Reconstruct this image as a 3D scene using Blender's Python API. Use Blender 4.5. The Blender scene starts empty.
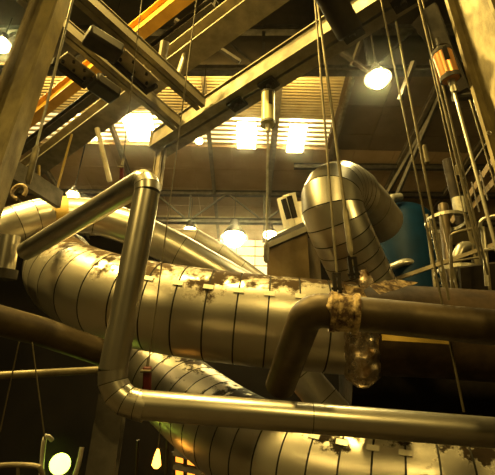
import bpy, bmesh, math, random
from mathutils import Vector, Matrix
random.seed(7)
C = bpy.context.scene.collection
F = 450.0
CAM = Vector((0, 0, 1.7))
ROT = Matrix.Rotation(math.radians(118), 3, 'X') @ Matrix.Rotation(math.radians(1.4), 3, 'Z')
def ray(px, py): return ROT @ Vector(((px-247.5)/F, -(py-237.5)/F, -1.0))
def P(px, py, d): return CAM + ray(px, py)*d                 # point at camera depth d
def PZ(px, py, z):
    r = ray(px, py); return CAM + r*((z-CAM.z)/r.z)
def PY(px, py, y):
    r = ray(px, py); return CAM + r*(y/r.y)

# ------------------------------------------------------------- materials
def nodes(name):
    m = bpy.data.materials.new(name); m.use_nodes = True
    nt = m.node_tree; b = nt.nodes['Principled BSDF']
    return m, nt, b
def ramp(nt, fac, stops):
    r = nt.nodes.new('ShaderNodeValToRGB'); nt.links.new(fac, r.inputs[0])
    e = r.color_ramp.elements
    e[0].position, e[0].color = stops[0][0], (*stops[0][1], 1)
    e[1].position, e[1].color = stops[-1][0], (*stops[-1][1], 1)
    for p, c in stops[1:-1]:
        n = e.new(p); n.color = (*c, 1)
    return r.outputs[0]
def noise(nt, scale, detail=5, rough=.6, vec=None, coord='Object', sc=(1,1,1)):
    t = nt.nodes.new('ShaderNodeTexCoord'); mp = nt.nodes.new('ShaderNodeMapping')
    mp.inputs['Scale'].default_value = sc
    nt.links.new(t.outputs[coord], mp.inputs[0])
    n = nt.nodes.new('ShaderNodeTexNoise'); n.inputs['Scale'].default_value = scale
    n.inputs['Detail'].default_value = detail; n.inputs['Roughness'].default_value = rough
    nt.links.new(mp.outputs[0], n.inputs['Vector'])
    return n.outputs[0]
def mat(name, c1, c2=None, metal=0.0, rough=.5, rough2=None, scale=4.0, bump=0.0, lo=.35, hi=.65, sc=(1,1,1), spec=None):
    m, nt, b = nodes(name)
    c2 = c2 or tuple(v*.7 for v in c1)
    n = noise(nt, scale, sc=sc)
    nt.links.new(ramp(nt, n, [(lo, c1), (hi, c2)]), b.inputs['Base Color'])
    b.inputs['Metallic'].default_value = metal
    rr = ramp(nt, n, [(lo, (rough,)*3), (hi, (rough2 or rough+.1,)*3)])
    nt.links.new(rr, b.inputs['Roughness'])
    if bump:
        bp = nt.nodes.new('ShaderNodeBump'); bp.inputs['Strength'].default_value = bump
        bp.inputs['Distance'].default_value = .01
        n2 = noise(nt, scale*3, sc=sc); nt.links.new(n2, bp.inputs['Height'])
        nt.links.new(bp.outputs[0], b.inputs['Normal'])
    return m
def emis(name, col, s, base=(.8,.8,.8)):
    m, nt, b = nodes(name)
    b.inputs['Base Color'].default_value = (*base, 1)
    b.inputs['Emission Color'].default_value = (*col, 1)
    b.inputs['Emission Strength'].default_value = s
    return m
M = {}
M['alu'] = mat('polished_cladding', (.54,.51,.45), (.46,.43,.38), .95, .30, .37, 2.5, .03)
M['alu_old'] = mat('weathered_cladding', (.50,.46,.40), (.34,.30,.24), .85, .38, .5, 2.2, .08)
M['alu_back'] = mat('dull_cladding', (.38,.35,.30), (.28,.25,.20), .85, .4, .5, 1.5, .04)
def dirty(name, base, dirt, metal, scale, lo, hi, rough):
    m, nt, b = nodes(name)
    n = noise(nt, scale, 9, .72)
    n3 = noise(nt, scale*.25, 3, .5)
    mx = nt.nodes.new('ShaderNodeMath'); mx.operation = 'ADD'
    nt.links.new(n, mx.inputs[0]); nt.links.new(n3, mx.inputs[1])
    ge = nt.nodes.new('ShaderNodeNewGeometry'); sp = nt.nodes.new('ShaderNodeSeparateXYZ'); nt.links.new(ge.outputs['Normal'], sp.inputs[0])
    ma = nt.nodes.new('ShaderNodeMath'); ma.operation = 'MULTIPLY_ADD'; ma.inputs[1].default_value = .5; ma.use_clamp = False
    nt.links.new(sp.outputs['Z'], ma.inputs[0]); nt.links.new(mx.outputs[0], ma.inputs[2])
    fac = ma.outputs[0]
    dv = nt.nodes.new('ShaderNodeMath'); dv.operation = 'MULTIPLY'; dv.inputs[1].default_value = .5; nt.links.new(fac, dv.inputs[0]); fac = dv.outputs[0]; lo, hi = lo/2, hi/2
    nt.links.new(ramp(nt, fac, [(lo, base), ((lo+hi)/2, tuple((a+c)/2 for a, c in zip(base, dirt))), (hi, dirt)]), b.inputs['Base Color'])
    nt.links.new(ramp(nt, fac, [(lo, (metal,)*3), (hi, (.1,)*3)]), b.inputs['Metallic'])
    nt.links.new(ramp(nt, fac, [(lo, (rough,)*3), (hi, (.75,)*3)]), b.inputs['Roughness'])
    bp = nt.nodes.new('ShaderNodeBump'); bp.inputs['Strength'].default_value = .15; bp.inputs['Distance'].default_value = .02
    nt.links.new(n, bp.inputs['Height']); nt.links.new(bp.outputs[0], b.inputs['Normal'])
    b.inputs['Specular IOR Level'].default_value = .12
    return m
M['alu_dirty'] = dirty('stained_cladding', (.50,.46,.39), (.05,.03,.013), .85, 6.0, 1.17, 1.36, .34)
M['alu_stain'] = dirty('lightly_stained_cladding', (.50,.46,.39), (.018,.011,.005), .85, 5.5, 1.30, 1.42, .34)
M['seam'] = mat('dark_seam_gap', (.02,.017,.012), (.01,.01,.01), 0, .8)  # dark colour set into the joints between cladding sleeves
M['strip'] = mat('galvanised_clip', (.7,.66,.55), (.55,.5,.4), .2, .4)
M['steel'] = mat('primed_steel', (.26,.225,.15), (.16,.135,.09), .35, .42, .6, 3, .08)
M['beam'] = mat('hanger_beam_steel', (.17,.145,.085), (.095,.075,.045), .4, .45, .62, 3, .12)
M['steel_dk'] = mat('dark_steel', (.07,.06,.05), (.035,.03,.025), .4, .5, .7, 4, .08)
M['steel_mid'] = mat('brown_steel', (.20,.165,.11), (.12,.095,.06), .3, .45, .65, 3, .08)
M['brown'] = mat('brown_truss_paint', (.11,.075,.04), (.07,.05,.03), .1, .6, .7, 3)
M['column'] = mat('painted_column_steel', (.21,.165,.065), (.095,.07,.028), .25, .45, .65, 5, .3, sc=(1,1,.4))
M['orange'] = mat('orange_crane_paint', (.60,.33,.03), (.46,.24,.02), 0, .45, .6, 2)
M['rust'] = mat('rusted_pipe', (.07,.048,.022), (.04,.026,.012), .5, .45, .6, 3, .08)
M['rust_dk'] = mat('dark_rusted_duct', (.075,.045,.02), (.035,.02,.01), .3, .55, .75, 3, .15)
M['crust'] = mat('flaking_crust', (.38,.27,.12), (.06,.03,.012), .15, .55, .9, 9, .7, .42, .58)
M['rodm'] = mat('rod_steel', (.15,.125,.075), (.08,.065,.04), .6, .4, .6, 6)
M['rod_bright'] = mat('bright_rod', (.50,.47,.40), (.28,.26,.2), .8, .3, .4, 6)
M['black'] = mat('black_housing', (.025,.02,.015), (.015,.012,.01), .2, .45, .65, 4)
M['foil'] = mat('crumpled_foil', (.60,.52,.42), (.16,.10,.05), 1, .18, .4, 5, .5)
M['blue'] = mat('blue_tank_paint', (.002,.012,.03), (.0015,.008,.018), 0, .45, .55, 2, .03)
M['box'] = mat('beige_sheet_metal', (.34,.26,.14), (.22,.15,.07), .5, .5, .65, 1.6, .08)
M['white'] = mat('white_paint', (.75,.72,.64), (.6,.56,.48), 0, .5, .6, 3)
M['red'] = mat('red_paint', (.14,.012,.01), (.08,.008,.006), 0, .4, .5, 3)
M['orange_can'] = mat('copper_can', (.85,.45,.18), (.55,.24,.08), .7, .3, .4, 1.5)
M['green_can'] = mat('olive_can', (.48,.44,.22), (.34,.30,.14), .4, .35, .5, 3)
M['deck'] = mat('galvanised_roof_deck', (.50,.40,.25), (.38,.29,.16), .2, .5, .6, 1.2)
M['deck_shaded'] = mat('shaded_roof_deck', (.05,.036,.022), (.03,.022,.014), .1, .7, .8, 1.2)  # deck colour darkened to read as the unlit near roof
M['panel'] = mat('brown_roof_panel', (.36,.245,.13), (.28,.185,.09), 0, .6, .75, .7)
M['wall_dk'] = mat('dark_wall', (.008,.006,.004), (.005,.004,.003), 0, .8, .9, .5)
M['panel_shaded'] = mat('shaded_roof_panel', (.13,.085,.04), (.09,.06,.03), 0, .7, .8, .7)  # panel colour darkened to stand for weaker light on the right
M['wall_lt'] = mat('pale_wall', (.60,.50,.34), (.48,.39,.25), 0, .7, .8, .6)
M['yellow'] = mat('yellow_paint', (.42,.28,.04), (.34,.22,.03), 0, .5)
M['floor'] = mat('concrete_floor', (.04,.033,.025), (.025,.02,.015), 0, .7, .85, 1)
M['lamp'] = emis('lamp_glow', (1,.78,.28), 170)
M['lamp_far'] = emis('far_lamp_glow', (1,.78,.28), 130)
M['shade'] = emis('refractor_glow', (1,.72,.2), 1.1)
M['lamp_green'] = emis('green_lamp_glow', (.72,1,.08), 5)
M['shade_green'] = emis('green_globe_glow', (.42,.6,.02), .8)
M['pane_hot'] = emis('bright_daylight_pane', (1,.80,.32), 45)
M['pane'] = emis('hazy_daylight_pane', (1,.76,.33), .75)
M['pane_wall'] = emis('lit_wall_glazing', (1,.74,.3), .8)
M['pane_orange'] = emis('orange_lit_pane', (1,.30,.025), 1.3)
M['lamp_orange'] = emis('orange_lamp_glow', (1,.4,.04), 5)

for k_ in ('wall_dk', 'blue', 'black', 'floor'): M[k_].node_tree.nodes['Principled BSDF'].inputs['Specular IOR Level'].default_value = .05
# ------------------------------------------------------------- mesh helpers
class MB:
    def __init__(s): s.bm = bmesh.new()
    def face(s, vs, mi=0):
        try: f = s.bm.faces.new(vs); f.material_index = mi; return f
        except ValueError: return None
    def ring(s, c, u, v, r, n, ph=0):
        return [s.bm.verts.new(c + u*(r*math.cos(ph+2*math.pi*i/n)) + v*(r*math.sin(ph+2*math.pi*i/n))) for i in range(n)]
    def bridge(s, a, b, mi=0):
        n = len(a)
        for i in range(n): s.face([a[i], a[(i+1)%n], b[(i+1)%n], b[i]], mi)
    def cap(s, a, mi=0, flip=False): s.face(list(reversed(a)) if flip else a, mi)
    def tube(s, pts, r, n=16, caps=True, mi=0, mis=None, tans=None):
        """pts in order; r a number or a list; parallel-transported frame"""
        pts = [Vector(p) for p in pts]; rs = r if isinstance(r, (list, tuple)) else [r]*len(pts)
        T = []
        for i in range(len(pts)):
            a = pts[max(0, i-1)]; b = pts[min(len(pts)-1, i+1)]
            t = b-a
            if t.length < 1e-7: t = T[-1] if T else Vector((0,0,1))
            T.append(t.normalized())
        if tans: T = tans
        u = T[0].orthogonal().normalized(); prev = None; R = []
        for i, p in enumerate(pts):
            u = (u - T[i]*u.dot(T[i])).normalized(); v = T[i].cross(u)
            cur = s.ring(p, u, v, rs[i], n); R.append(cur)
            if prev: s.bridge(prev, cur, mis[i-1] if mis else mi)
            prev = cur
        if caps: s.cap(R[0], mi, True); s.cap(R[-1], mi)
        return R
    def box(s, c, sx, sy, sz, X=Vector((1,0,0)), Y=Vector((0,1,0)), Z=Vector((0,0,1)), mi=0):
        c = Vector(c)
        v = [s.bm.verts.new(c + X*(sx*i/2) + Y*(sy*j/2) + Z*(sz*k/2)) for i in (-1,1) for j in (-1,1) for k in (-1,1)]
        for q in ((0,1,3,2),(4,6,7,5),(0,4,5,1),(2,3,7,6),(0,2,6,4),(1,5,7,3)):
            s.face([v[i] for i in q], mi)
    def bar(s, a, b, w, h, up=Vector((0,0,1)), mi=0):
        a, b = Vector(a), Vector(b); t = (b-a).normalized()
        x = t.cross(up)
        if x.length < 1e-4: x = t.cross(Vector((0,1,0)))
        x.normalize(); z = x.cross(t).normalized()
        s.box((a+b)/2, w, (b-a).length, h, x, t, z, mi)
    def section(s, a, b, polys, up=Vector((0,0,1))):
        """extrude closed polygons given in (side, up) metres from a to b"""
        a, b = Vector(a), Vector(b); t = (b-a).normalized()
        x = t.cross(up).normalized(); z = x.cross(t).normalized()
        for poly in polys:
            A = [s.bm.verts.new(a + x*p[0] + z*p[1]) for p in poly]
            B = [s.bm.verts.new(b + x*p[0] + z*p[1]) for p in poly]
            s.bridge(A, B); s.cap(A, 0, True); s.cap(B)
    def build(s, name, mats, parent=None, sharp=.5, bevel=0):
        bmesh.ops.recalc_face_normals(s.bm, faces=s.bm.faces)
        for f in s.bm.faces: f.smooth = True
        for e in s.bm.edges:
            if len(e.link_faces) != 2 or e.calc_face_angle(0) > sharp: e.smooth = False
        me = bpy.data.meshes.new(name); s.bm.to_mesh(me); s.bm.free()
        o = bpy.data.objects.new(name, me)
        for m in (mats if isinstance(mats, (list, tuple)) else [mats]): me.materials.append(m)
        C.objects.link(o)
        if bevel:
            bv = o.modifiers.new('edge', 'BEVEL'); bv.width = bevel; bv.segments = 2; bv.limit_method = 'ANGLE'
        if parent is not None:
            o.parent = parent; o.matrix_parent_inverse = Matrix.Translation(-parent.location)
        return o
def tag(o, label=None, cat=None, group=None, kind=None):
    if label: o['label'] = label
    if cat: o['category'] = cat
    if group: o['group'] = group
    if kind: o['kind'] = kind
    return o
def thing(name, loc, label, cat, group=None):
    o = bpy.data.objects.new(name, None); C.objects.link(o); o.location = Vector(loc); o.empty_display_size = .1
    return tag(o, label, cat, group)
def struct(name, mb, m, **k):
    return tag(mb.build(name, m, **k), kind='structure')
def smooth_path(pts, step=.12):
    pts = [Vector(p) for p in pts]
    q = [pts[0]*2-pts[1]] + pts + [pts[-1]*2-pts[-2]]
    out = []
    for i in range(1, len(q)-2):
        a, b, c, d = q[i-1:i+3]; n = 24
        for k in range(n):
            t = k/n
            out.append(.5*((2*b) + (c-a)*t + (2*a-5*b+4*c-d)*t*t + (3*b-a-3*c+d)*t**3))
    out.append(pts[-1])
    L = [0]
    for i in range(1, len(out)): L.append(L[-1] + (out[i]-out[i-1]).length)
    n = max(2, int(round(L[-1]/step))); res = []; j = 0
    for k in range(n+1):
        s = L[-1]*k/n
        while j < len(L)-2 and L[j+1] < s: j += 1
        f = (s-L[j])/max(1e-9, L[j+1]-L[j]); res.append(out[j].lerp(out[j+1], min(1, max(0, f))))
    return res
def gored(mb, pts, r, n=48, gap=.008, dip=.012):
    """cladding made of straight sleeves between pts with a thin dark joint and a raised swage at each"""
    path, rs, mis, tans = [], [], [], []
    N = len(pts)
    for i in range(N):
        rr = r[i] if isinstance(r, list) else r
        p = pts[i]
        t0 = (pts[i]-pts[i-1]).normalized() if i else None
        t1 = (pts[i+1]-pts[i]).normalized() if i < N-1 else None
        if t0 is not None and t1 is not None:
            t = (t0+t1).normalized()
            path += [p-t*gap, p-t*gap*.98, p+t*gap*.98, p+t*gap]
            rs += [rr, rr-dip, rr-dip, rr]; tans += [t]*4
        else:
            path.append(p); rs.append(rr); tans.append(t0 or t1)
    # material of the span k -> k+1
    m2 = []
    k = 0
    for i in range(N):
        inner = 0 < i < N-1
        if inner: m2 += [1, 1, 1, 0]
        elif i == 0: m2 += [0]
    mb.tube(path, rs, n, True, 0, m2, tans)
def ring_on(mb, p, t, r, w, h, n=40, mi=0):
    """square band round a pipe at p along t"""
    t = t.normalized()
    mb.tube([p-t*w/2, p-t*w/2, p+t*w/2, p+t*w/2], [r, r+h, r+h, r], n, True, mi)

# ------------------------------------------------------------- camera
cd = bpy.data.cameras.new('camera'); cam = bpy.data.objects.new('camera', cd); C.objects.link(cam)
cam.location = CAM; cam.rotation_euler = ROT.to_euler(); cd.sensor_width = 36; cd.lens = F/495*36; cd.clip_end = 300
bpy.context.scene.camera = cam
UP = Vector((0,0,1))

# ------------------------------------------------------------- hall shell
ZR = 18.0                                     # roof level
def plane_box(name, x0, x1, y0, y1, z0, z1, m):
    mb = MB(); mb.box(((x0+x1)/2, (y0+y1)/2, (z0+z1)/2), x1-x0, y1-y0, z1-z0); return struct(name, mb, m)
plane_box('floor', -24, 24, -8, 31, -.2, 0, M['floor'])
plane_box('wall_left', -24.3, -24, -8, 31, 0, 26, M['wall_dk'])
plane_box('wall_right', 24, 24.3, -8, 31, 0, 26, M['wall_dk'])
plane_box('wall_front', -24, 24, -8.3, -8, 0, 26, M['wall_dk'])
plane_box('wall_back', -24, 24, 31, 31.3, 0, 18, M['wall_dk'])
def corrugated(name, x0, x1, y0, y1, z, m, pitch=.32, amp=.05):
    mb = MB(); n = int((y1-y0)/pitch*4); prev = None
    for i in range(n+1):
        y = y0 + (y1-y0)*i/n; zz = z + (amp if (i % 4) in (1, 2) else 0)
        cur = [mb.bm.verts.new((x0, y, zz)), mb.bm.verts.new((x1, y, zz))]
        if prev: mb.face([prev[0], prev[1], cur[1], cur[0]])
        prev = cur
    return struct(name, mb, m, sharp=.3)
YA, YB, YC, YD = 14.3, 17.4, 19.9, 27.6
corrugated('ceiling', -24, 24, -8, YA, 24, M['deck_shaded'])  # near roof raised and darkened so that it reads as unlit
plane_box('trim_1', -24, 24, YA, YA+.15, ZR, 24.1, M['deck_shaded'])
corrugated('ceiling_deck', -24, 4.3, YA+.1, YB, ZR, M['deck'], .19, .04)
def roof_panels(name, x0, x1, y0, y1, z, m, w=2.3):
    mb = MB(); x = x0
    while x < x1-.05:
        xe = min(x+w, x1); y = y0
        while y < y1-.05:
            ye = min(y+2.1, y1)
            mb.box(((x+xe)/2, (y+ye)/2, z+.05), xe-x-.03, ye-y-.04, .1); y = ye
        x = xe
    mb.box(((x0+x1)/2, (y0+y1)/2, z+.13), x1-x0, y1-y0, .06)
    return struct(name, mb, m)
roof_panels('ceiling_panels_right', 4.3, 24, YA+.1, YC, ZR, M['panel_shaded'])
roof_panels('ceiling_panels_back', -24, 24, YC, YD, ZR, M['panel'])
plane_box('ceiling_strip', -24, 24, YD, 31.2, ZR, ZR+.2, M['deck'])
# louvred rooflight band between YB and YC
mb = MB(); mb.box(((-24+4.3)/2, (YB+YC)/2, ZR+.3), 28.3, YC-YB, .04)
struct('window_1', mb, M['pane'])
mb = MB()
k = YB+.08
while k < YC:
    mb.box(((-24+4.3)/2, k, ZR+.03), 28.3, .13, .05); k += .36
struct('trim_2', mb, M['deck'])
HOT = [(88,131,6,9), (140,127,10.5,13.5), (247,135,9.5,13), (297,138,10.5,14)]
for i, (px, py, hw, hh) in enumerate(HOT):
    a = PZ(px-hw, py+hh, ZR-.06); b = PZ(px+hw, py-hh, ZR-.06)
    mb = MB(); c = (a+b)/2; sx, sy = abs(b.x-a.x), abs(b.y-a.y)
    mb.box((c.x, c.y, ZR-.05), sx, sy, .05, mi=1)
    for sg in (-1, 1):
        mb.box((c.x+sg*(sx/2+.03), c.y, ZR-.05), .06, sy+.12, .09)
        mb.box((c.x, c.y+sg*(sy/2+.03), ZR-.05), sx, .06, .09)
    struct('window_%d' % (i+2), mb, [M['steel'], M['pane_hot']])
# glazed back wall behind the machinery on the left, glazing bars
mb = MB(); mb.box((-1.5, 30.9, 16.4), 10, .05, 3.0)
struct('window_6', mb, M['pane_wall'])
mb = MB()
for i in range(8): mb.box((-6.5+i*1.42, 30.8, 16.4), .06, .1, 3.0)
for z in (14.9, 15.7, 16.5, 17.3): mb.box((-1.5, 30.8, z), 10, .1, .06)
struct('trim_3', mb, M['wall_lt'])

# ------------------------------------------------------------- roof trusses and rafters
def isec(w, h, t=.02, tf=.025):
    return [[(-w/2,-h/2),(w/2,-h/2),(w/2,-h/2+tf),(t/2,-h/2+tf),(t/2,h/2-tf),(w/2,h/2-tf),(w/2,h/2),(-w/2,h/2),(-w/2,h/2-tf),(-t/2,h/2-tf),(-t/2,-h/2+tf),(-w/2,-h/2+tf)]]
def csec(w, h, side, off, t=.02):
    # channel whose web is at off, flanges pointing to side
    s = side
    return [(off,-h/2),(off+s*w,-h/2),(off+s*w,-h/2+t),(off+s*t,-h/2+t),(off+s*t,h/2-t),(off+s*w,h/2-t),(off+s*w,h/2),(off,h/2)]
def lip(w, h, s, off, t=.025, rec=.045):
    P_ = [(0,-h/2),(w,-h/2),(w,-h/2+t),(w-rec,-h/2+t),(w-rec,h/2-t),(w,h/2-t),(w,h/2),(0,h/2),(0,h/2-t),(w-rec-t,h/2-t),(w-rec-t,-h/2+t),(0,-h/2+t)]
    return [(s*(off+a), b) for a, b in P_]
def pair(w, h, gap, t=.025, rec=.045): return [lip(w, h, 1, gap/2, t, rec), lip(w, h, -1, gap/2, t, rec)]
def dbl(w, h, gap, t=.02): return [csec(w, h, 1, gap/2, t), csec(w, h, -1, -gap/2, t)]
def truss(y, zb, zt, skew, label, xs, diag=True, ms='steel_mid', x0=-23.8, x1=23.8, cw=.28):
    t = thing('roof_truss', (0, y, zb), label, 'roof truss')
    A = lambda x, z: Vector((x, y + x*skew, z))
    for z, nm in ((zb, 'bottom_chord'), (zt, 'top_chord')):
        mb = MB(); mb.section(A(x0, z), A(x1, z), isec(cw, cw)); mb.build(nm, M[ms], t)
    for i in range(len(xs)-1):
        a, b = xs[i], xs[i+1]
        if diag:
            mb = MB(); mb.bar(A(a, zb), A((a+b)/2, zt), .1, .1); mb.build('web_brace', M[ms], t)
            mb = MB(); mb.bar(A((a+b)/2, zt), A(b, zb), .1, .1); mb.build('web_brace', M[ms], t)
        mb = MB(); mb.bar(A(a, zb), A(a, zt), .12, .12, up=Vector((0,1,0))); mb.build('web_post', M[ms], t)
    return t
SK = -.03
truss(13.6, 17.0, 19.6, SK, 'dark roof truss across the top of the picture, nearer of the two trusses', [-13, -8.5, -4, .5, 5, 9.5, 14], ms='steel_dk', cw=.34)
truss(24.2, 15.7, 17.75, SK, 'brown lattice roof truss in the middle distance, behind the large hanger beams', [-17.8, -13.1, -8.4, -3.7, 1.0, 5.7, 10.4], ms='steel_dk', cw=.32)
for i, x in enumerate((-17.5, -12.3, -7.3, -2.2, 1.3, 4.6, 8.6, 12.4)):
    mb = MB(); mb.section((x, YA+.3, ZR-.16), (x, 31, ZR-.16), isec(.2 if i != 4 else .32, .3))
    o = mb.build('roof_rafter', M['steel_mid'])
    tag(o, 'brown steel rafter under the roof, counted from the left the %s one' % ('first','second','third','fourth','fifth','sixth','seventh','eighth')[i], 'rafter', 'rafters under the roof')

mb = MB(); mb.section((2.6, 21.2, 17.75), (23.9, 20.6, 17.75), isec(.22, .34)); tag(mb.build('roof_purlin', M['steel_dk']), 'dark purlin under the right part of the roof behind the inverted U duct', 'purlin')
# ------------------------------------------------------------- building columns left and right
def column(name, base, w, dpt, ang, label, m):
    X = Vector((math.cos(ang), math.sin(ang), 0)); Y = Vector((-math.sin(ang), math.cos(ang), 0))
    t = .035
    poly = [(-w/2,-dpt/2),(w/2,-dpt/2),(w/2,-dpt/2+t),(t/2,-dpt/2+t),(t/2,dpt/2-t),(w/2,dpt/2-t),(w/2,dpt/2),(-w/2,dpt/2),(-w/2,dpt/2-t),(-t/2,dpt/2-t),(-t/2,-dpt/2+t),(-w/2,-dpt/2+t)]
    mb = MB()
    A = [mb.bm.verts.new(Vector((base.x, base.y, 0)) + X*p[0] + Y*p[1]) for p in poly]
    B = [mb.bm.verts.new(Vector((base.x, base.y, 17.5)) + X*p[0] + Y*p[1]) for p in poly]
    mb.bridge(A, B); mb.cap(A, 0, True); mb.cap(B)
    return tag(mb.build(name, m), label, 'column')
cl = P(44, 20, 5.6)
column('steel_column', cl, .24, .36, math.atan2(-cl.y, -cl.x)-math.radians(38), 'wide steel column leaning across the upper left corner', M['column'])
cr = P(494, 60, 4.9)
column('steel_column', cr, .30, .50, math.atan2(-cr.y, -cr.x)+math.radians(-28), 'wide steel column at the upper right edge', M['column'])

# ------------------------------------------------------------- hanger beams overhead
def beam(name, a, b, sec, m, label, **k):
    mb = MB(); mb.section(a, b, sec); return tag(mb.build(name, m), label, 'beam')
ZC = 8.2
c0, c1 = PZ(158, 152, ZC), PZ(470, -42, ZC)
cdir = (c1-c0).normalized()
tC = thing('hanger_beam', c0, 'large paired channel beam running up to the right across the picture', 'beam')
mb = MB(); mb.section(c0+UP*.23, c1+UP*.23, pair(.22, .46, .06)); mb.build('paired_channels', M['beam'], tC)
mb = MB(); mb.section(c0+UP*.23-cdir*.02, c0+UP*.23, [[(-.27,-.25),(.27,-.25),(.27,.25),(-.27,.25)]]); mb.build('end_plate', M['steel_mid'], tC)
q = c0+cdir*.12
mb = MB(); mb.section(q+UP*.0, q-UP*1.1, dbl(.06,.2,.04), up=cdir); mb.build('drop_post', M['steel_mid'], tC)
# small plates on the underside
cside = cdir.cross(UP).normalized()
for px, py in ((236,103), (268,84), (353,34), (404,2)):
    p = PZ(px, py, ZC-.03)
    s = (p-c0).dot(cdir); p = c0+cdir*s
    mb = MB(); mb.box(p-UP*.04, .34, .26, .05, cdir, cside, UP)
    mb.tube([p-UP*.06, p-UP*.14], .05, 12); mb.tube([p-UP*.06+cdir*.12, p-UP*.1+cdir*.12], .025, 8); mb.tube([p-UP*.06-cdir*.12, p-UP*.1-cdir*.12], .025, 8)
    mb.build('bearing_plate', M['black'], tC)
def onC(px, py):
    p = PZ(px, py, ZC); s = (p-c0).dot(cdir); return c0+cdir*s
# cross beams B1, B2 joining the near side of C
def cross(a, b, label, px_plate, can_px):
    t = thing('cross_beam', a, label, 'beam')
    d = (b-a).normalized(); sd = d.cross(UP).normalized()
    mb = MB(); mb.section(a+UP*.13, b+UP*.13, pair(.10, .24, .035, .02, .012)); mb.build('paired_channels', M['beam'], t)
    return t, d, sd
b1a, b1b = PZ(58, -18, ZC), PZ(201, 109, ZC)
b2a, b2b = PZ(20, -2, ZC), PZ(177, 129, ZC)
t1, d1, s1 = cross(b1a, b1b, 'narrow paired channel beam coming down from the top left, upper of two', 0, 0)
t2, d2, s2 = cross(b2a, b2b, 'narrow paired channel beam coming down from the top left, lower of two', 0, 0)
def housing(t, d, s, pa, pb, qa, qb, label, z):
    a, b = PZ(*pa, z), PZ(*pb, z)
    o = thing('spring_housing', a, label, 'spring hanger')
    mb = MB(); dd = (b-a).normalized(); mb.bar(a, b, .34, .24); mb.build('housing_case', M['black'], o, bevel=.05)
    a2, b2 = PZ(*qa, z+.08), PZ(*qb, z+.08)
    dd = (b2-a2).normalized(); ss = dd.cross(UP).normalized()
    mb = MB(); mb.box((a2+b2)/2, .30, (b2-a2).length, .03, ss, dd, UP); pl_ = mb.build('mounting_plate', M['steel'], o)
    mb = MB(); mb.box((a2+b2)/2 - ss*.17 - UP*.05, .06, (b2-a2).length+.1, .14, ss, dd, UP); mb.build('side_rail', M['black'], o)
    for k in range(5):
        f = .12+.19*k; p = a2.lerp(b2, f) + ss*(.09 if k % 2 else -.06)
        mb = MB(); mb.tube([p-UP*.01, p-UP*.05], .026, 8); mb.build('bolt', M['black'], pl_)
    mb = MB(); p = b2; mb.tube([p-ss*.14-UP*.1, p+ss*.1-UP*.1], .05, 12); mb.build('roller', M['black'], o)
    return o
housing(t1, d1, s1, (86,34), (120,55), (119,53), (153,84), 'dark cylindrical housing with bolted plate under the upper narrow beam', 7.85)
housing(t2, d2, s2, (92,80), (116,97), (62,56), (90,78), 'dark cylindrical housing with bolted plate under the lower narrow beam', 7.85)
# dark housing crossing the big beam at the top
mb = MB(); a, b = P(325,-12,6.2), P(351,34,6.4); dd = (b-a).normalized()
mb.tube([a, b-dd*.03, b], [.19, .19, .16], 28)
tag(mb.build('spring_housing', M['black']), 'thick dark cylinder hanging in front of the large beam at the top', 'spring hanger')

ZD = 10.2
beam('floor_girder', PZ(2, 190, ZD), PZ(340, -62, ZD), isec(.55, .5, .03, .04), M['steel'], 'broad brown girder behind the narrow beams, running up to the top edge')
ZE = 11.6
e0, e1 = PZ(12, 137, ZE), PZ(200, -12, ZE)
o = beam('crane_rail_beam', e0+UP*.3, e1+UP*.3, isec(.3, .6, .03, .04), M['orange'], 'orange painted beam crossing behind the upper left steelwork')
beam('crane_rail_beam', PZ(20, 150, ZE), PZ(215, 3, ZE), isec(.24, .3, .03, .04), M['steel_dk'], 'dark steel beam running just below the orange beam')
mb = MB(); a = P(165,42,9); mb.tube([a, P(161,68,9)], .09, 12); tag(mb.build('steel_stub', M['steel']), 'short pale post under the dark beam beside the orange one', 'post')
mb = MB(); mb.tube([P(185,52,10), P(176,80,9.5)], .05, 10); tag(mb.build('steel_stub', M['steel']), 'short pale strut hanging below the broad brown girder', 'post')

# ------------------------------------------------------------- the ducts
# main lagged duct
R1 = .75
mpts = smooth_path([P(352,328,7.39), P(330,326,7.4), P(250,319,7.45), P(165,308,7.6), P(110,296,7.9), P(76,283,8.5), P(62,272,9.4), P(60,262,10.4)], .47)
t = thing('lagged_duct', mpts[0], 'very large stained metal-clad duct crossing the middle of the picture', 'duct')
mb = MB(); gored(mb, mpts, R1, 56, .013, .016)
mb.build('cladding', [M['alu_dirty'], M['seam']], t)
def px_of(p):
    v = ROT.transposed() @ (p-CAM); return 247.5-v.x/v.z*F
def clips(t, pts, r, x0, x1, th, m='strip'):
    for i in range(len(pts)):
        if not x0 < px_of(pts[i]) < x1: continue
        if i <= 0 or i >= len(pts)-1: continue
        tt = (pts[i+1]-pts[i-1]).normalized()
        tocam = (CAM-pts[i]); tocam = (tocam - tt*tocam.dot(tt)).normalized(); upv = tt.cross(tocam)
        if upv.z < 0: upv = -upv
        nrm = tocam*math.cos(th) + upv*math.sin(th)
        tang = tt.cross(nrm)
        p = pts[i] + nrm*(r+.012)
        mb = MB(); mb.box(p-nrm*.004, .16, .08, .012, tt, tang, nrm)
        mb.build('strap_clip', M[m], t)
clips(t, mpts, R1, 140, 330, math.radians(33))

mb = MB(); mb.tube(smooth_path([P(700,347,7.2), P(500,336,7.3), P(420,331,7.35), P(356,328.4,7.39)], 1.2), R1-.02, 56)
tag(mb.build('rusty_duct', M['rust_dk']), 'dark brown rusted stretch of the big duct at right, behind the rusty pipe', 'duct')
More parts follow.
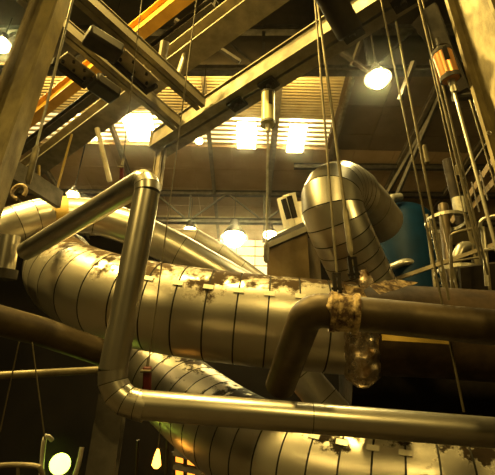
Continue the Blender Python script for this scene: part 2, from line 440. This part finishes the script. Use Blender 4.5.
# lower ribbed duct
R2 = .75
lpts = smooth_path([P(95,318,11.5), P(130,348,10.2), P(165,380,9.2), P(205,414,8.2), P(255,447,7.2), P(320,470,6.5), P(400,487,6.05), P(500,500,5.8), P(640,515,5.7)], .36)
t = thing('lagged_duct', lpts[-1], 'large ribbed metal-clad duct curving down to the right below the main duct', 'duct')
mb = MB(); gored(mb, lpts, R2, 56, .013, .016); mb.build('cladding', [M['alu_stain'], M['seam']], t)
clips(t, lpts, R2, 300, 410, math.radians(31))

# background smooth duct, upper left
R3 = .40
bp = [P(-60,262,8.9), P(-22,240,9.1), P(-2,231,9.2), P(17,224,9.4), P(36,218,9.65), P(55,214.5,9.85), P(95,216,10.2), P(135,229,10.4), P(180,252,10.4), P(250,292,10.4)]
t = thing('lagged_duct', bp[0], 'smooth metal-clad duct curving behind the thin elbow pipe at left', 'duct')
mb = MB(); gored(mb, bp, R3, 40, .008, .01); mb.build('cladding', [M['alu'], M['seam']], t)
mb = MB(); ring_on(mb, bp[5].lerp(bp[6], .16), bp[6]-bp[5], R3+.006, .24, .01, 40); mb.build('yellow_band', M['yellow'], t)
# pale pipe farther behind
bp2 = [P(188,236,13), P(215,250,13), P(262,284,13)]
mb = MB(); gored(mb, smooth_path([P(170,238,13)] + bp2, .8), .28, 28); t = mb.build('lagged_pipe', [M['alu_back'], M['seam']])
tag(t, 'pale pipe sloping down right behind the main duct, under the far lamps', 'pipe')

# inverted U duct, right of centre
R4 = .575
legs = [P(377,308,8.9), P(361,275,8.8), P(349,250,8.65), P(338,226,8.5), P(332,209,8.5), P(332,195,8.65), P(341,189,9.2), P(354,195,9.8)]
up_ = smooth_path(legs, .25)
t = thing('elbow_duct', up_[0], 'shiny ringed duct bent over like an inverted U right of centre', 'duct')
mb = MB(); gored(mb, up_, R4, 48, .011, .014); mb.build('ringed_cladding', [M['alu'], M['seam']], t)
dn = [up_[-1], P(366,205,10.3), P(381,224,10.8)]
dn = smooth_path(dn, .6)
mb = MB(); gored(mb, dn, R4-.03, 48, .008, .008); mb.build('smooth_leg', [M['alu_back'], M['seam']], t)

# thin shiny pipe with two elbows
R5 = .155
A_, B_, D_ = P(26,251,7.6), P(150,177,5.55), P(107,402,4.85)
E_ = P(560,438,4.7)
def fillet(a, b, c, rad, n):
    u = (a-b).normalized(); v = (c-b).normalized(); ang = u.angle(v); L = rad/math.tan(ang/2)
    p0, p1 = b+u*L, b+v*L; cen = b + (u+v).normalized()*(rad/math.sin(ang/2))
    out = []
    w0, w1 = (p0-cen), (p1-cen); tot = w0.angle(w1)
    for k in range(n+1):
        f = k/n; out.append(cen + (w0*math.sin((1-f)*tot) + w1*math.sin(f*tot))/math.sin(tot))
    return out
t = thing('clad_pipe', D_, 'slim shiny metal pipe bending twice in front of everything else', 'pipe')
f1 = fillet(A_, B_, D_, .17, 4); f2 = fillet(B_, D_, E_, .32, 4)
mb = MB(); mb.tube([A_, f1[0]], R5, 48); mb.build('upper_run', M['alu'], t)
mb = MB(); gored(mb, f1, R5+.006, 48, .004, .006); mb.build('upper_elbow', [M['alu'], M['seam']], t)
mb = MB(); mb.tube([f1[-1], f2[0]], R5, 48); mb.build('riser', M['alu'], t)
mb = MB(); gored(mb, [f2[0]-(f2[1]-f2[0])*.02]+f2+[f2[-1]+(f2[-1]-f2[-2]).normalized()*.1], R5+.006, 48, .004, .006); mb.build('lower_elbow', [M['alu'], M['seam']], t)
mb = MB()
dE = (E_-f2[-1]); 
gored(mb, [f2[-1], f2[-1]+dE*.42, E_], R5, 48, .004, .004); mb.build('long_run', [M['alu'], M['seam']], t)
# stub going down at the far left end
t = thing('clad_pipe', P(6,270,7.7), 'short upright shiny pipe stub at the left edge below the curved duct', 'pipe')
mb = MB(); mb.tube([P(11,236,7.75), P(4,274,7.6)], .155, 36); mb.build('stub', M['alu'], t)
mb = MB(); ring_on(mb, P(4,274,7.6), P(11,236,7.75)-P(4,274,7.6), .1, .16, .11, 36); mb.build('flange', M['steel_dk'], t)

# rusty pipe in front of the main duct
R6 = .185
ra, rb, rc = P(640,342,4.5), P(308,309,4.85), P(280,386,5.6)
t = thing('rusty_pipe', rb, 'brown rusty pipe with an elbow in front of the large duct, right side', 'pipe')
fr = fillet(ra, rb, rc, .22, 6)
mb = MB(); mb.tube([ra]+fr+[rc, rc+(rc-fr[-1]).normalized()*.07], [R6]*(len(fr)+2)+[R6*.7], 40); mb.build('pipe_body', M['rust'], t)
rd = (ra-rb).normalized()
def crusty(a, b, r, n, amp, seed, m, name, parent, k=12):
    rnd = random.Random(seed); mb = MB(); u = (b-a).normalized().orthogonal().normalized(); v = (b-a).normalized().cross(u); R = []
    for i in range(k+1):
        p = a.lerp(b, i/k); ring = []; ef = 1 if name != 'foil_sleeve' else (1-max(0, i/k-.8)**2*18)
        for j in range(n):
            th = 2*math.pi*j/n; rr = r*ef*(1+rnd.uniform(-amp, amp))
            if i in (0, k) and ef == 1: rr = r*.9
            ring.append(mb.bm.verts.new(p + u*rr*math.cos(th) + v*rr*math.sin(th)))
        R.append(ring)
    for i in range(k): mb.bridge(R[i], R[i+1])
    mb.cap(R[0], 0, True); mb.cap(R[-1])
    return mb.build(name, m, parent, sharp=.9)
p0 = rb + rd*.25
crusty(rb+rd*.22, rb+rd*.55, R6+.012, 30, .05, 3, M['crust'], 'flaking_wrap', t, 8)
mb = MB(); ring_on(mb, rb+rd*.26, rd, R6, .06, .035); mb.build('clamp', M['crust'], t)
mb = MB(); ring_on(mb, rb+rd*.50, rd, R6, .06, .035); mb.build('clamp', M['crust'], t)
o = crusty(P(361,322,6.2), P(363,388,5.95), .225, 26, .09, 9, M['foil'], 'foil_sleeve', None, 18)
tag(o, 'crumpled foil sleeve hanging in front of the dark duct below the rusty pipe', 'foil wrap')
# torn sheet pieces above
def sheet(name, quad, m, nx, ny, amp, seed, label, cat):
    rnd = random.Random(seed); mb = MB(); G = []
    n = (quad[1]-quad[0]).cross(quad[3]-quad[0]).normalized()
    for i in range(nx+1):
        row = []
        for j in range(ny+1):
            u, v = i/nx, j/ny
            p = quad[0].lerp(quad[1], u).lerp(quad[3].lerp(quad[2], u), v) + n*rnd.uniform(-amp, amp)
            row.append(mb.bm.verts.new(p))
        G.append(row)
    for i in range(nx):
        for j in range(ny): mb.face([G[i][j], G[i+1][j], G[i+1][j+1], G[i][j+1]])
    bmesh.ops.solidify(mb.bm, geom=mb.bm.faces[:], thickness=.012)
    return tag(mb.build(name, m, sharp=.6), label, cat)
sheet('torn_sheet', [P(357,271,5.6), P(366,268,5.5), P(375,282,5.4), P(362,291,5.3)], M['foil'], 4, 4, .02, 2, 'curled scrap of torn metal sheet beside the rod clamps', 'metal scrap')
sheet('torn_sheet', [P(368,284,5.6), P(394,279,6.1), P(418,283,6.2), P(380,294,5.4)], M['crust'], 8, 4, .012, 5, 'flat torn rusty sheet lying over the rusty pipe', 'metal scrap')
sheet('torn_sheet', [P(344,285,5.2), P(362,288,5.1), P(368,300,5.0), P(350,302,5.0)], M['crust'], 5, 4, .02, 8, 'small crusted scrap under the two rod clamps', 'metal scrap')

# dark pipes and things at left
mb = MB(); mb.tube([P(-60,305,5.6), P(40,331,6.4), P(118,358,7.2)], .2, 32)
tag(mb.build('dark_pipe', M['rust']), 'dark brown pipe at the left edge below the main duct', 'pipe')
mb = MB(); mb.tube([P(-30,377,5.2), P(98,370,5.6)], .045, 16)
tag(mb.build('thin_pipe', M['beam']), 'thin yellowish pipe running level from the left edge', 'pipe')
# post below the elbow
mb = MB(); a = P(116,395,5.25); X = Vector((1,.1,0)).normalized(); Yv = Vector((-.1,1,0)).normalized()
mb.section(Vector((a.x-.05, a.y+.1, 0)), Vector((a.x-.05, a.y+.1, a.z)), isec(.30, .3, .03, .03), up=Yv)
tag(mb.build('support_post', M['steel_dk']), 'dark steel post under the lower elbow of the slim pipe', 'post')
# short cone duct right of rusty leg
cp = smooth_path([P(285,352,9.5), P(310,385,9.2), P(345,425,8.9)], .6)
mb = MB(); gored(mb, cp, .34, 36); tag(mb.build('lagged_pipe', [M['alu'], M['seam']]), 'short bright duct piece under the main duct behind the rusty elbow', 'pipe')
mb = MB(); mb.bar(P(382,337,6.45), P(450,341,6.4), .03, .10); tag(mb.build('yellow_bar', M['yellow']), 'yellowish flat bar on the dark duct under the rusty pipe', 'bar')

# ------------------------------------------------------------- beige box and bracket
def slab(quad, th):
    mb = MB(); n = (quad[1]-quad[0]).cross(quad[3]-quad[0]).normalized()
    if n.dot(quad[0]-CAM) < 0: n = -n
    A = [mb.bm.verts.new(p) for p in quad]; B = [mb.bm.verts.new(p+n*th) for p in quad]
    mb.bridge(A, B); mb.cap(A); mb.cap(B, 0, True); return mb
bx = thing('duct_box', P(287,265,9.6), 'brown sheet metal box behind the main duct at the foot of the bright rod', 'box')
q = [P(267,247,9.6), P(307,231,9.3), P(311,300,9.3), P(267,300,9.6)]
slab(q, 1.2).build('box_body', M['box'], bx)
q = [P(266,243,9.5), P(306,226,9.2), P(306.5,231.5,9.22), P(266.5,248.5,9.52)]
slab(q, 1.3).build('pale_rim', M['white'], bx)
q = [P(269,238,9.6), P(303,222,9.4), P(306,226,9.2), P(266,243,9.5)]
slab(q, .3).build('top_flange', M['steel_dk'], bx)
br = thing('bracket', P(290,215,10.5), 'white bracket with two dark slots standing on the box', 'bracket')
for (x0, y0, x1, y1) in ((283,197,290,227), (289,194,296,226)):
    mb = MB(); mb.bar(P(x0,y0,10.4), P(x1,y1,10.4), .17, .35, up=Vector((0,-1,.5))); mb.build('white_arm', M['white'], br)
    mb = MB(); mb.bar(P(x0+.3,y0+2,10.2), P(x1-1,y1-8,10.2), .09, .1, up=Vector((0,-1,.5))); mb.build('dark_slot', M['black'], br)
q = [P(295,202,10.9), P(308,200,10.9), P(310,240,10.9), P(296,240,10.9)]
o = slab(q, .3).build('white_panel', M['white']); tag(o, 'white upright panel between the slotted bracket and the inverted U duct', 'panel')

# ------------------------------------------------------------- blue tank
tk = P(404,232,13.5); rt = .92
t = thing('storage_tank', Vector((tk.x, tk.y, 0)), 'dark blue round-topped tank behind the inverted U duct', 'tank')
mb = MB(); topz = P(404,199,13.5).z
prof = [(rt, 0), (rt, topz-.75)] + [(rt*math.cos(a), topz-.75+.75*math.sin(a)) for a in [math.pi/2*k/9 for k in range(1, 10)]]
prev = None
for r_, z_ in prof:
    cur = mb.ring(Vector((tk.x, tk.y, z_)), Vector((1,0,0)), Vector((0,1,0)), max(r_, .02), 48)
    if prev: mb.bridge(prev, cur)
    prev = cur
mb.cap(prev); mb.build('shell', M['blue'], t)
mb = MB(); mb.tube([P(387,204,12.8), P(392,198,12.9), P(400,197,13.1)], .12, 16); mb.build('nozzle', M['rod_bright'], t)
mb = MB()
pp = [P(386,270,12.2), P(394,266,12.1), P(405,262,12.1), P(413,263,12.15), P(419,266,12.2)]
mb.tube(smooth_path(pp, .1), .1, 14); tag(mb.build('lagged_pipe', M['rod_bright']), 'short curved pale pipe in front of the blue tank', 'pipe')

# ------------------------------------------------------------- ladder cage, rails and pipes at the right
def rod(name, a, b, r, m, label, cat='rod', group=None, n=10):
    mb = MB(); mb.tube([a, b], r, n); return tag(mb.build(name, M[m]), label, cat, group)
t = thing('ladder_cage', P(445,290,10.5), 'pale hoop and uprights of a caged ladder right of the blue tank', 'ladder')
hc = P(446,222,10.5)
for dz, nm in ((0, 'hoop'), (-1.3, 'hoop')):
    mb = MB(); rr = .46
    u = Vector((1,0,0)); v = Vector((0,1,0))
    pts = [hc + UP*dz + u*rr*math.cos(a) + v*rr*math.sin(a) for a in [2*math.pi*k/28 for k in range(29)]]
    for i in range(28): mb.bar(pts[i], pts[i+1], .03, .08)
    mb.build(nm, M['rod_bright'], t)
for a in (200, 235, 305, 340, 90):
    p = hc + Vector((.46*math.cos(math.radians(a)), .46*math.sin(math.radians(a)), 0))
    mb = MB(); mb.bar(p, Vector((p.x, p.y, hc.z-2.2)), .05, .02, up=Vector((0,1,0))); mb.build('upright', M['rodm'], t)
for k in range(6):
    mb = MB(); p = hc+Vector((0,.46,-.3*k-.2)); mb.tube([p-Vector((.2,0,0)), p+Vector((.2,0,0))], .018, 8); mb.build('rung', M['rodm'], t)
rod('stand_pipe', P(443,205,11), P(455,320,9.6), .12, 'rust', 'upright rusty pipe inside the ladder hoop', 'pipe', n=20)
rod('stand_pipe', P(427,215,11.4), P(437,300,10.4), .05, 'rodm', 'slim upright pipe between tank and ladder hoop', 'pipe')
rod('stand_pipe', P(447,160,12), P(462,225,11.4), .13, 'black', 'dark upright pipe above the ladder hoop', 'pipe', n=20)
rod('pipe_collar', P(459,198,11.2), P(461,214,11.1), .17, 'rod_bright', 'bright metal collar on the pipe right of the ladder hoop', 'collar', n=20)
mb = MB(); el = smooth_path([P(456,282,9.6), P(456,262,9.7), P(461,248,9.8), P(470,247,9.9), P(476,256,10), P(478,270,10)], .1)
mb.tube(el, .11, 18); tag(mb.build('elbow_pipe', M['rod_bright']), 'small pale curved elbow pipe behind the right rails', 'pipe')
def railing(name, pts, r, m, label, posts=()):
    t = thing(name, pts[0], label, 'railing')
    mb = MB(); mb.tube(smooth_path(pts, .07), r, 10); mb.build('top_rail', M[m], t)
    for a, b in posts:
        mb = MB(); mb.tube([a, b], r*.8, 8); mb.build('rail_post', M[m], t)
railing('guard_rail', [P(452,290,8.5), P(451,240,8.6), P(455,233,8.6), P(480,228,8.5), P(484,234,8.5), P(490,290,8.3)], .03, 'rodm', 'bent tubular rail loop right of the ladder hoop', [(P(452,262,8.55), P(487,256,8.4))])
railing('guard_rail', [P(487,286,7.6), P(483,235,7.8), P(480,225,7.8), P(484,219,7.8), P(505,214,7.6)], .035, 'rod_bright', 'pale tubular rail corner at the right edge', [(P(484,250,7.7), P(510,247,7.5))])
mb = MB(); mb.bar(P(388,282,9.3), P(505,241,8.9), .05, .08); tag(mb.build('cross_bar', M['steel_mid']), 'brown bar sloping up to the right in front of the blue tank', 'bar')
# platform slab above dark opening
slab([P(456,262,9.0), P(505,252,8.8), P(505,258,8.8), P(456,266,9.0)], .5)
q = [P(460,268,9.2), P(505,262,9), P(505,292,9), P(462,292,9.2)]
tag(slab(q, .25).build('equipment_cabinet', M['black']), 'black cabinet behind the rails at the right edge', 'cabinet')
# stair on the far right
st = thing('access_stair', P(480,160,12), 'dark steel stair rising to the right edge above the rails', 'stair')
for off in (0, 14):
    mb = MB(); mb.bar(P(452+off*.4,222+off*.2,12), P(520,120+off*2.2,10.5), .06, .16); mb.build('stringer', M['brown'], st)
for k in range(7):
    f = .2+k*.12; a = P(452,212,12).lerp(P(520,110,10.5), f)
    mb = MB(); mb.tube([a, a-UP*.9], .02, 8); mb.build('baluster', M['steel_dk'], st)
mb = MB(); mb.tube([P(452,196,12), P(520,92,10.5)], .03, 8); mb.build('handrail', M['steel_dk'], st)

# ------------------------------------------------------------- rods, turnbuckles, spring cans
def hanger(name, a, b, r, m, label, can=None, buckle=None, clevis=None, cat='hanger rod', seg=None):
    t = thing(name, b, label, cat)
    mb = MB(); mb.tube([a, b], r, 10); mb.build('rod', M[m], t)
    d = (b-a).normalized()
    if buckle:
        p, q, rr, mm = buckle; mb = MB(); L = (q-p).length; mb.tube([p, p+d*L*.1, p+d*L*.9, q], [rr*.6, rr, rr, rr*.6], 12); mb.build('turnbuckle', M[mm], t)
    if clevis:
        p, s_ = clevis; mb = MB(); x = d.cross(Vector((0,1,0))).normalized(); y = d.cross(x)
        for sg in (-1, 1): mb.box(p + x*sg*s_*.30, s_*.42, s_*.5, s_*2.4, x, y, d)
        mb.box(p - d*s_*1.1, s_*.98, s_*.5, s_*.3, x, y, d)
        mb.tube([p+d*s_*.7-x*s_*.7, p+d*s_*.7+x*s_*.7], s_*.16, 10)
        mb.build('clevis', M['black'], t)
    return t
def can(t, a, b, r, m):
    d = (b-a).normalized(); L = (b-a).length
    mb = MB(); mb.tube([a, a, a+d*.015, a+d*(L-.015), b, b], [r*.3, r*.9, r, r, r*.9, r*.3], 28); sc_ = mb.build('spring_can', M[m], t)
    side = (CAM-a); side = (side-d*side.dot(d)).normalized(); x = d.cross(side)
    mb = MB(); mb.box(a+d*L*.28+side*(r-.012)-x*r*.35, r*.5, L*.42, .03, x, d, side); mb.build('scale_slot', M['black'], sc_)
    mb = MB(); ring_on(mb, b-d*.03, d, r, .05, .008, 28, 0); mb.build('can_rim', M['steel_dk'], sc_)
    mb = MB(); ring_on(mb, a+d*.03, d, r, .04, .006, 28, 0); mb.build('can_rim', M['steel_dk'], sc_)
    mb = MB(); mb.tube([a-d*.16, a], r*.22, 10); mb.build('lug', M['steel_dk'], t)
    mb = MB(); mb.tube([b, b+d*.1, b+d*.1, b+d*.16], [r*.4, r*.3, r*.42, r*.35], 12); mb.build('rod_coupling', M['rod_bright'], t)
# centre can
a, b = P(268,93,8.4), P(268,130,8.15)
b = Vector((a.x, a.y, b.z)); bot = Vector((a.x, a.y, P(267,262,7.0).z))
t = hanger('spring_hanger', b, P(266.5,262,7.9), .022, 'rod_bright', 'olive spring hanger can on a long bright rod at the centre', buckle=(P(266.5,243,7.95), P(266.5,262,7.9), .05, 'rod_bright'))
can(t, a, b, .125, 'green_can')
# right can
a, b = P(441,50,5.2), P(451,80,5.1)
t = hanger('spring_hanger', b, P(500,262,4.2), .018, 'rod_bright', 'copper coloured spring hanger can with a long bright rod, upper right', buckle=(P(453,86,5.05), P(455,93,5.05), .035, 'rod_bright'))
can(t, a, b, .105, 'orange_can')
# mount above right can
mb = MB(); mb.bar(P(430,8,5.6), P(462,92,5.4), .16, .12); tag(mb.build('bracket_beam', M['steel_dk']), 'dark sloping bracket beam behind the copper spring can', 'beam')
mb = MB(); mb.bar(P(418,18,6.2), P(470,88,6.0), .2, .06); tag(mb.build('bracket_beam', M['black']), 'brown flat brace slanting down behind the copper spring can', 'beam')
mb = MB(); mb.tube([P(453,98,5.5), P(476,96,5.5)], .05, 10); tag(mb.build('stub_pipe', M['steel_dk']), 'short dark level stub below the copper spring can', 'pipe')
HR = []
def R(x0, y0, x1, y1, d0, d1, r, m, label, **k):
    return hanger('hanger_rod', P(x0,y0,d0), P(x1,y1,d1), r, m, label, **k)
R(314,-10, 337,276, 6.9, 4.9, .015, 'rodm', 'dark rod ending in a clevis on the left of the rusty coupling', clevis=(P(337,283,4.87), .09))
R(316,-10, 346,216, 6.8, 5.3, .02, 'rodm', 'rod with a thick turnbuckle running down to the right rod clamp', buckle=(P(345,208,5.35), P(351,255,5.1), .035, 'rodm'))
hanger('hanger_rod', P(351,252,5.1), P(353,266,5.05), .018, 'rodm', 'short rod end with clevis above the torn metal scraps', clevis=(P(353,268,5.05), .10))
R(379,-10, 464,412, 6.2, 4.6, .012, 'rodm', 'long thin rod leaning down past the blue tank to the bottom right')
R(396,22, 449,300, 6.0, 4.9, .015, 'rodm', 'long rod just left of the ladder hoop', buckle=(P(424,145,5.4), P(427,165,5.35), .028, 'rodm'))
R(416,-10, 481,260, 5.6, 4.7, .015, 'rodm', 'long rod passing left of the copper spring can')
R(420,-10, 488,275, 5.8, 4.9, .012, 'rodm', 'thin rod close beside the one left of the copper can', buckle=(P(457,165,5.2), P(461,175,5.2), .03, 'rodm'))
R(474,100, 502,190, 5.3, 4.8, .01, 'rod_bright', 'thin wire beside the right column, outer of a pair')
R(470,100, 498,195, 5.3, 4.8, .01, 'rodm', 'thin wire beside the right column, inner of a pair')
R(75,-10, 33,160, 6.4, 5.6, .018, 'rod_bright', 'pale rod running down along the left column', buckle=(P(37,146,5.65), P(28,184,5.5), .04, 'rodm'))
R(143,-10, 122,168, 7.2, 6.4, .008, 'rodm', 'thin dark wire with a red hook block behind the upper elbow')
R(198,-10, 148,368, 7.4, 5.9, .010, 'rodm', 'thin dark wire crossing in front of the main duct to the lower red block')
R(19,342, 0,432, 5.2, 5.0, .008, 'rodm', 'thin wire at the lower left, left of two')
R(32,342, 45,440, 5.2, 5.0, .008, 'rodm', 'thin wire at the lower left, right of two')
R(430,60, 470,240, 6.4, 5.4, .008, 'rodm', 'faint wire behind the rods at the right')
def block(px, py, d, h, label):
    t = thing('hook_block', P(px,py,d), label, 'hook')
    mb = MB(); a = P(px,py-h/2,d); b = P(px-.6,py+h/2,d); w = h*d/F
    mb.bar(a, b, w*.3, w*.25, up=Vector((0,1,0))); rbod = mb.build('red_body', M['red'], t, bevel=.02)
    mb = MB(); mb.tube([b, b-UP*.06], w*.12, 10); mb.build('hook_tip', M['steel_dk'], t)
    mb = MB(); mb.tube([a+Vector((-w*.2,-w*.15,-w*.2)), a+Vector((w*.2,-w*.15,-w*.2))], w*.06, 8); mb.build('pin', M['rodm'], rbod)
    mb = MB(); mb.tube([a+UP*.12, a], .02, 8); mb.build('shackle', M['rodm'], t)
block(122, 173, 6.4, 14, 'red hook block hanging behind the upper pipe elbow')
block(147.5, 380, 5.85, 27, 'dark red hook block hanging just above the slim level pipe')
# yellow straps and small things left background
mb = MB(); mb.bar(P(39,165,9), P(39,192,9), .04, .02, up=Vector((0,1,0))); tag(mb.build('yellow_strap', M['yellow']), 'yellow strap hanging left, behind the curved duct', 'strap')
mb = MB(); mb.bar(P(72,134,9), P(55,197,9), .04, .02, up=Vector((0,1,0))); tag(mb.build('yellow_strap', M['yellow']), 'long yellow strap slanting down onto the curved duct', 'strap')
rod('brace_tube', P(97,128,11), P(110,182,11), .06, 'steel', 'pale strut hanging left of the upper pipe elbow', 'strut')
mb = MB(); mb.bar(P(10,168,7.6), P(60,200,8.6), .1, .35); tag(mb.build('bracket_beam', M['steel_dk']), 'dark beam stub above the curved duct at left', 'beam')
t = thing('shackle', P(18,195,6.6), 'rusty shackle beside the foot of the left column', 'shackle')
mb = MB(); pc = P(19,192,6.6); mb.tube([pc+Vector((.1*math.cos(a),0,.12*math.sin(a))) for a in [math.pi*1.7*k/14-.6 for k in range(15)]], .03, 10); mb.build('bow', M['crust'], t)
rd_ = MB(); pc = P(489,133,4.55); rd_.tube([pc+Vector((.022*math.cos(a),0,.022*math.sin(a))) for a in [2*math.pi*k/16 for k in range(17)]], .006, 8, False); tag(rd_.build('ring_bolt', M['rod_bright']), 'tiny pale ring on the right column', 'ring')

# distant braces behind the right rods
for k, (x0,y0,x1,y1,d) in enumerate(((455,60,395,200,16), (440,100,388,192,17), (414,62,400,100,12), (340,52,372,74,14.5), (361,40,352,66,14.5), (240,62,175,20,14))):
    mb = MB(); mb.bar(P(x0,y0,d), P(x1,y1,d), .12, .12)
    tag(mb.build('roof_brace', M['steel_dk']), ['slanting brace high on the right behind the rods, longer one', 'slanting brace below and left of the longer right one', 'short upright brace left of the copper spring can', 'brace running down to the bright hanging lamp', 'short upright brace above the bright hanging lamp', 'dim brace above the big paired beam'][k], 'brace')
# dark machinery masses so the lower right stays closed
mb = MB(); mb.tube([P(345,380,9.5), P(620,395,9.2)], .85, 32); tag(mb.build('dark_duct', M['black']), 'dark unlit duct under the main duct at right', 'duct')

# ------------------------------------------------------------- lamps
def lampfix(px, py, d, r, label, m='lamp', sh='shade', power=300, col=(1,.71,.25), cord=True):
    p = P(px, py, d)
    t = thing('hanging_lamp', p, label, 'lamp')
    mb = MB(); prof = [(.02, r*1.9), (r*.45, r*1.8), (r*.5, r*1.25), (r*1.15, r*.35), (r*1.3, r*.02)]
    prev = None
    for r_, z_ in prof:
        cur = mb.ring(p+UP*z_, Vector((1,0,0)), Vector((0,1,0)), r_, 28)
        if prev: mb.bridge(prev, cur)
        prev = cur
    mb.build('reflector', M['black'], t)
    mb = MB(); prev = None
    for k in range(13):
        a = -math.pi/2 + math.pi*k/12
        cur = mb.ring(p+UP*(r*.85*math.sin(a)), Vector((1,0,0)), Vector((0,1,0)), max(.002, r*.95*math.cos(a)), 24)
        if prev: mb.bridge(prev, cur)
        prev = cur
    mb.build('bulb', M[m], t)
    if cord:
        mb = MB(); mb.tube([p+UP*r*1.9, Vector((p.x, p.y, max(p.z+r*2.2, 17.0)))], .02, 6); mb.build('cord', M['black'], t)
    if power:
        L = bpy.data.lights.new('lamp_light', 'POINT'); L.energy = power; L.color = col; L.shadow_soft_size = r*1.05
        o = bpy.data.objects.new('lamp_light', L); C.objects.link(o); o.location = Vector((0,0,-.0)); o.parent = t
    return t
lampfix(378,79,11.8,.27,'bright hanging lamp in the upper right under the roof truss', power=0)
lampfix(1,45,16.5,.30,'bright hanging lamp cut by the left edge', power=0)
lampfix(73,195,12.5,.15,'small bright lamp just above the curved duct at left', power=0)
lampfix(190,231,27,.38,'far lamp left of the biggest glow behind the sloping duct', 'lamp_far', power=0)
lampfix(234,238,26,.62,'largest far lamp low at the centre behind the wires', 'lamp_far', power=0)
lampfix(270,235,26,.36,'far lamp beside the bright rod and brown box', 'lamp_far', power=0)
lampfix(199,141,17,.14,'tiny lamp spot below the end of the lower narrow beam', power=0)

# green lamp and glazed booth, lower left
def simple(name, mb, m, label, cat, **k): return tag(mb.build(name, M[m] if isinstance(m, str) else m, **k), label, cat)
t = thing('green_lamp', P(60,466,9), 'glaring yellow green lamp near the bottom left corner', 'lamp')
mb = MB(); pg = P(60,464,9); prev = None
for k in range(13):
    a = -math.pi/2 + math.pi*k/12
    cur = mb.ring(pg+UP*(.2*math.sin(a)), Vector((1,0,0)), Vector((0,1,0)), max(.002, .2*math.cos(a)), 24)
    if prev: mb.bridge(prev, cur)
    prev = cur
mb.build('bulb', M['lamp_green'], t)
t = thing('wire_frame', P(45,475,8.8), 'bent metal frame around the green lamp', 'frame')
for pts in ([P(41,478,8.6), P(43,450,8.6), P(46,436,8.6), P(52,440,8.7)], [P(74,478,8.6), P(79,462,8.6), P(82,447,8.7)]):
    mb = MB(); mb.tube(smooth_path(pts, .06), .045, 10); mb.build('bent_tube', M['white'], t)
t = thing('guard_rail', P(0,466,6), 'curved brown rail end in the bottom left corner', 'railing')
mb = MB(); mb.tube(smooth_path([P(-20,468,6), P(8,465,6), P(36,466,6), P(42,472,6), P(43,490,6)], .08), .035, 10); mb.build('top_rail', M['steel_mid'], t)
mb = MB(); mb.tube([P(18,466,6), P(18,500,6)], .025, 8); mb.build('rail_post', M['steel_mid'], t)

# orange glow: glazed opening at the bottom, plus small orange lamp
t = thing('lit_opening', P(190,475,14), 'orange lit window grid low behind the ribbed duct', 'window')
q = [P(174,452,14), P(232,468,14), P(232,520,14), P(174,520,14)]
slab(q, .06).build('pane', M['pane_orange'], t)
mb = MB()
for f in (0, .2, .4, .6, .8, 1):
    a = q[0].lerp(q[1], f)-Vector((0,.1,0)); b = q[3].lerp(q[2], f)-Vector((0,.1,0)); mb.bar(a, b, .12, .05, up=Vector((0,1,0)))
for f in (0, .2, .4, .6): mb.bar(q[0].lerp(q[3], f)-Vector((0,.12,0)), q[1].lerp(q[2], f)-Vector((0,.12,0)), .05, .22)
mb.build('bars', M['steel_dk'], t)
t = thing('orange_lamp', P(158,456,7.7), 'small orange lamp hanging on a cord at the bottom', 'lamp')
mb = MB(); a = P(158,449,7.7); mb.tube([a, a-UP*.1, a-UP*.25, a-UP*.3], [.02, .05, .08, .03], 14); mb.build('bulb', M['lamp_orange'], t)
mb = MB(); mb.tube([a, a+UP*.7], .01, 6); mb.build('cord', M['rodm'], t)
rod('slim_post', P(138,440,9.5), P(135,500,9.5), .03, 'rust', 'thin dark post left of the small orange lamp', 'post')
rod('slim_post', P(168,430,9.5), P(165,500,9.5), .035, 'rodm', 'thin post right of the small orange lamp', 'post')

# ------------------------------------------------------------- light
def area(name, loc, tgt, size, energy, col=(1,.76,.38), sy=None):
    L = bpy.data.lights.new(name, 'AREA'); L.energy = energy; L.color = col; L.size = size
    if sy: L.shape = 'RECTANGLE'; L.size_y = sy
    o = bpy.data.objects.new(name, L); C.objects.link(o); o.location = loc
    o.rotation_euler = (Vector(tgt)-Vector(loc)).to_track_quat('-Z', 'Y').to_euler(); return o
WARM = (1,.69,.17)
# added upward light behind the near truss, without a fixture, brightens the deck
area('added_deck_light', (-8.5, 14.0, 17.25), (-8.5, 16.0, 18), 23, 800, WARM, .2)
area('hall_lamp_left', (-6.5, 4.5, 13), (-1.5, 7.5, 4), .9, 1500, WARM)
area('hall_lamp_centre', (-1.0, 3.5, 15), (.5, 7.5, 4), .8, 1600, WARM)
area('hall_lamp_side', (-7, -4, 8), (0, 7, 5), .9, 190, WARM)
area('hall_lamp_right', (9, 1.5, 6.5), (1, 8, 5), .8, 110, WARM)
area('hall_lamp_behind', (2.5, -6.5, 9.3), (-1, 6, 5), .9, 330, WARM)
mb = MB(); mb.box((-1, 12.4, 9), 45, 36, 17.4)
hz, nt, b_ = nodes('added_glow_haze'); nt.nodes.remove(b_)  # haze volume added to give the lamps a bloom-like glow
sv = nt.nodes.new('ShaderNodeVolumeScatter'); sv.inputs['Density'].default_value = .0016; sv.inputs['Anisotropy'].default_value = .982
nt.links.new(sv.outputs[0], nt.nodes['Material Output'].inputs['Volume'])
tag(mb.build('haze', hz), 'thin haze volume added to make the lamps glow', 'haze', None, 'stuff')
w = bpy.data.worlds.new('world'); bpy.context.scene.world = w; w.use_nodes = True
w.node_tree.nodes['Background'].inputs[0].default_value = (1,.75,.4,1); w.node_tree.nodes['Background'].inputs[1].default_value = .001
vs = bpy.context.scene.view_settings
bpy.context.scene.display_settings.display_device = 'sRGB'
vs.view_transform = 'Standard'; vs.look = 'None'; vs.gamma = 1; vs.use_curve_mapping = False; vs.exposure = 0.8
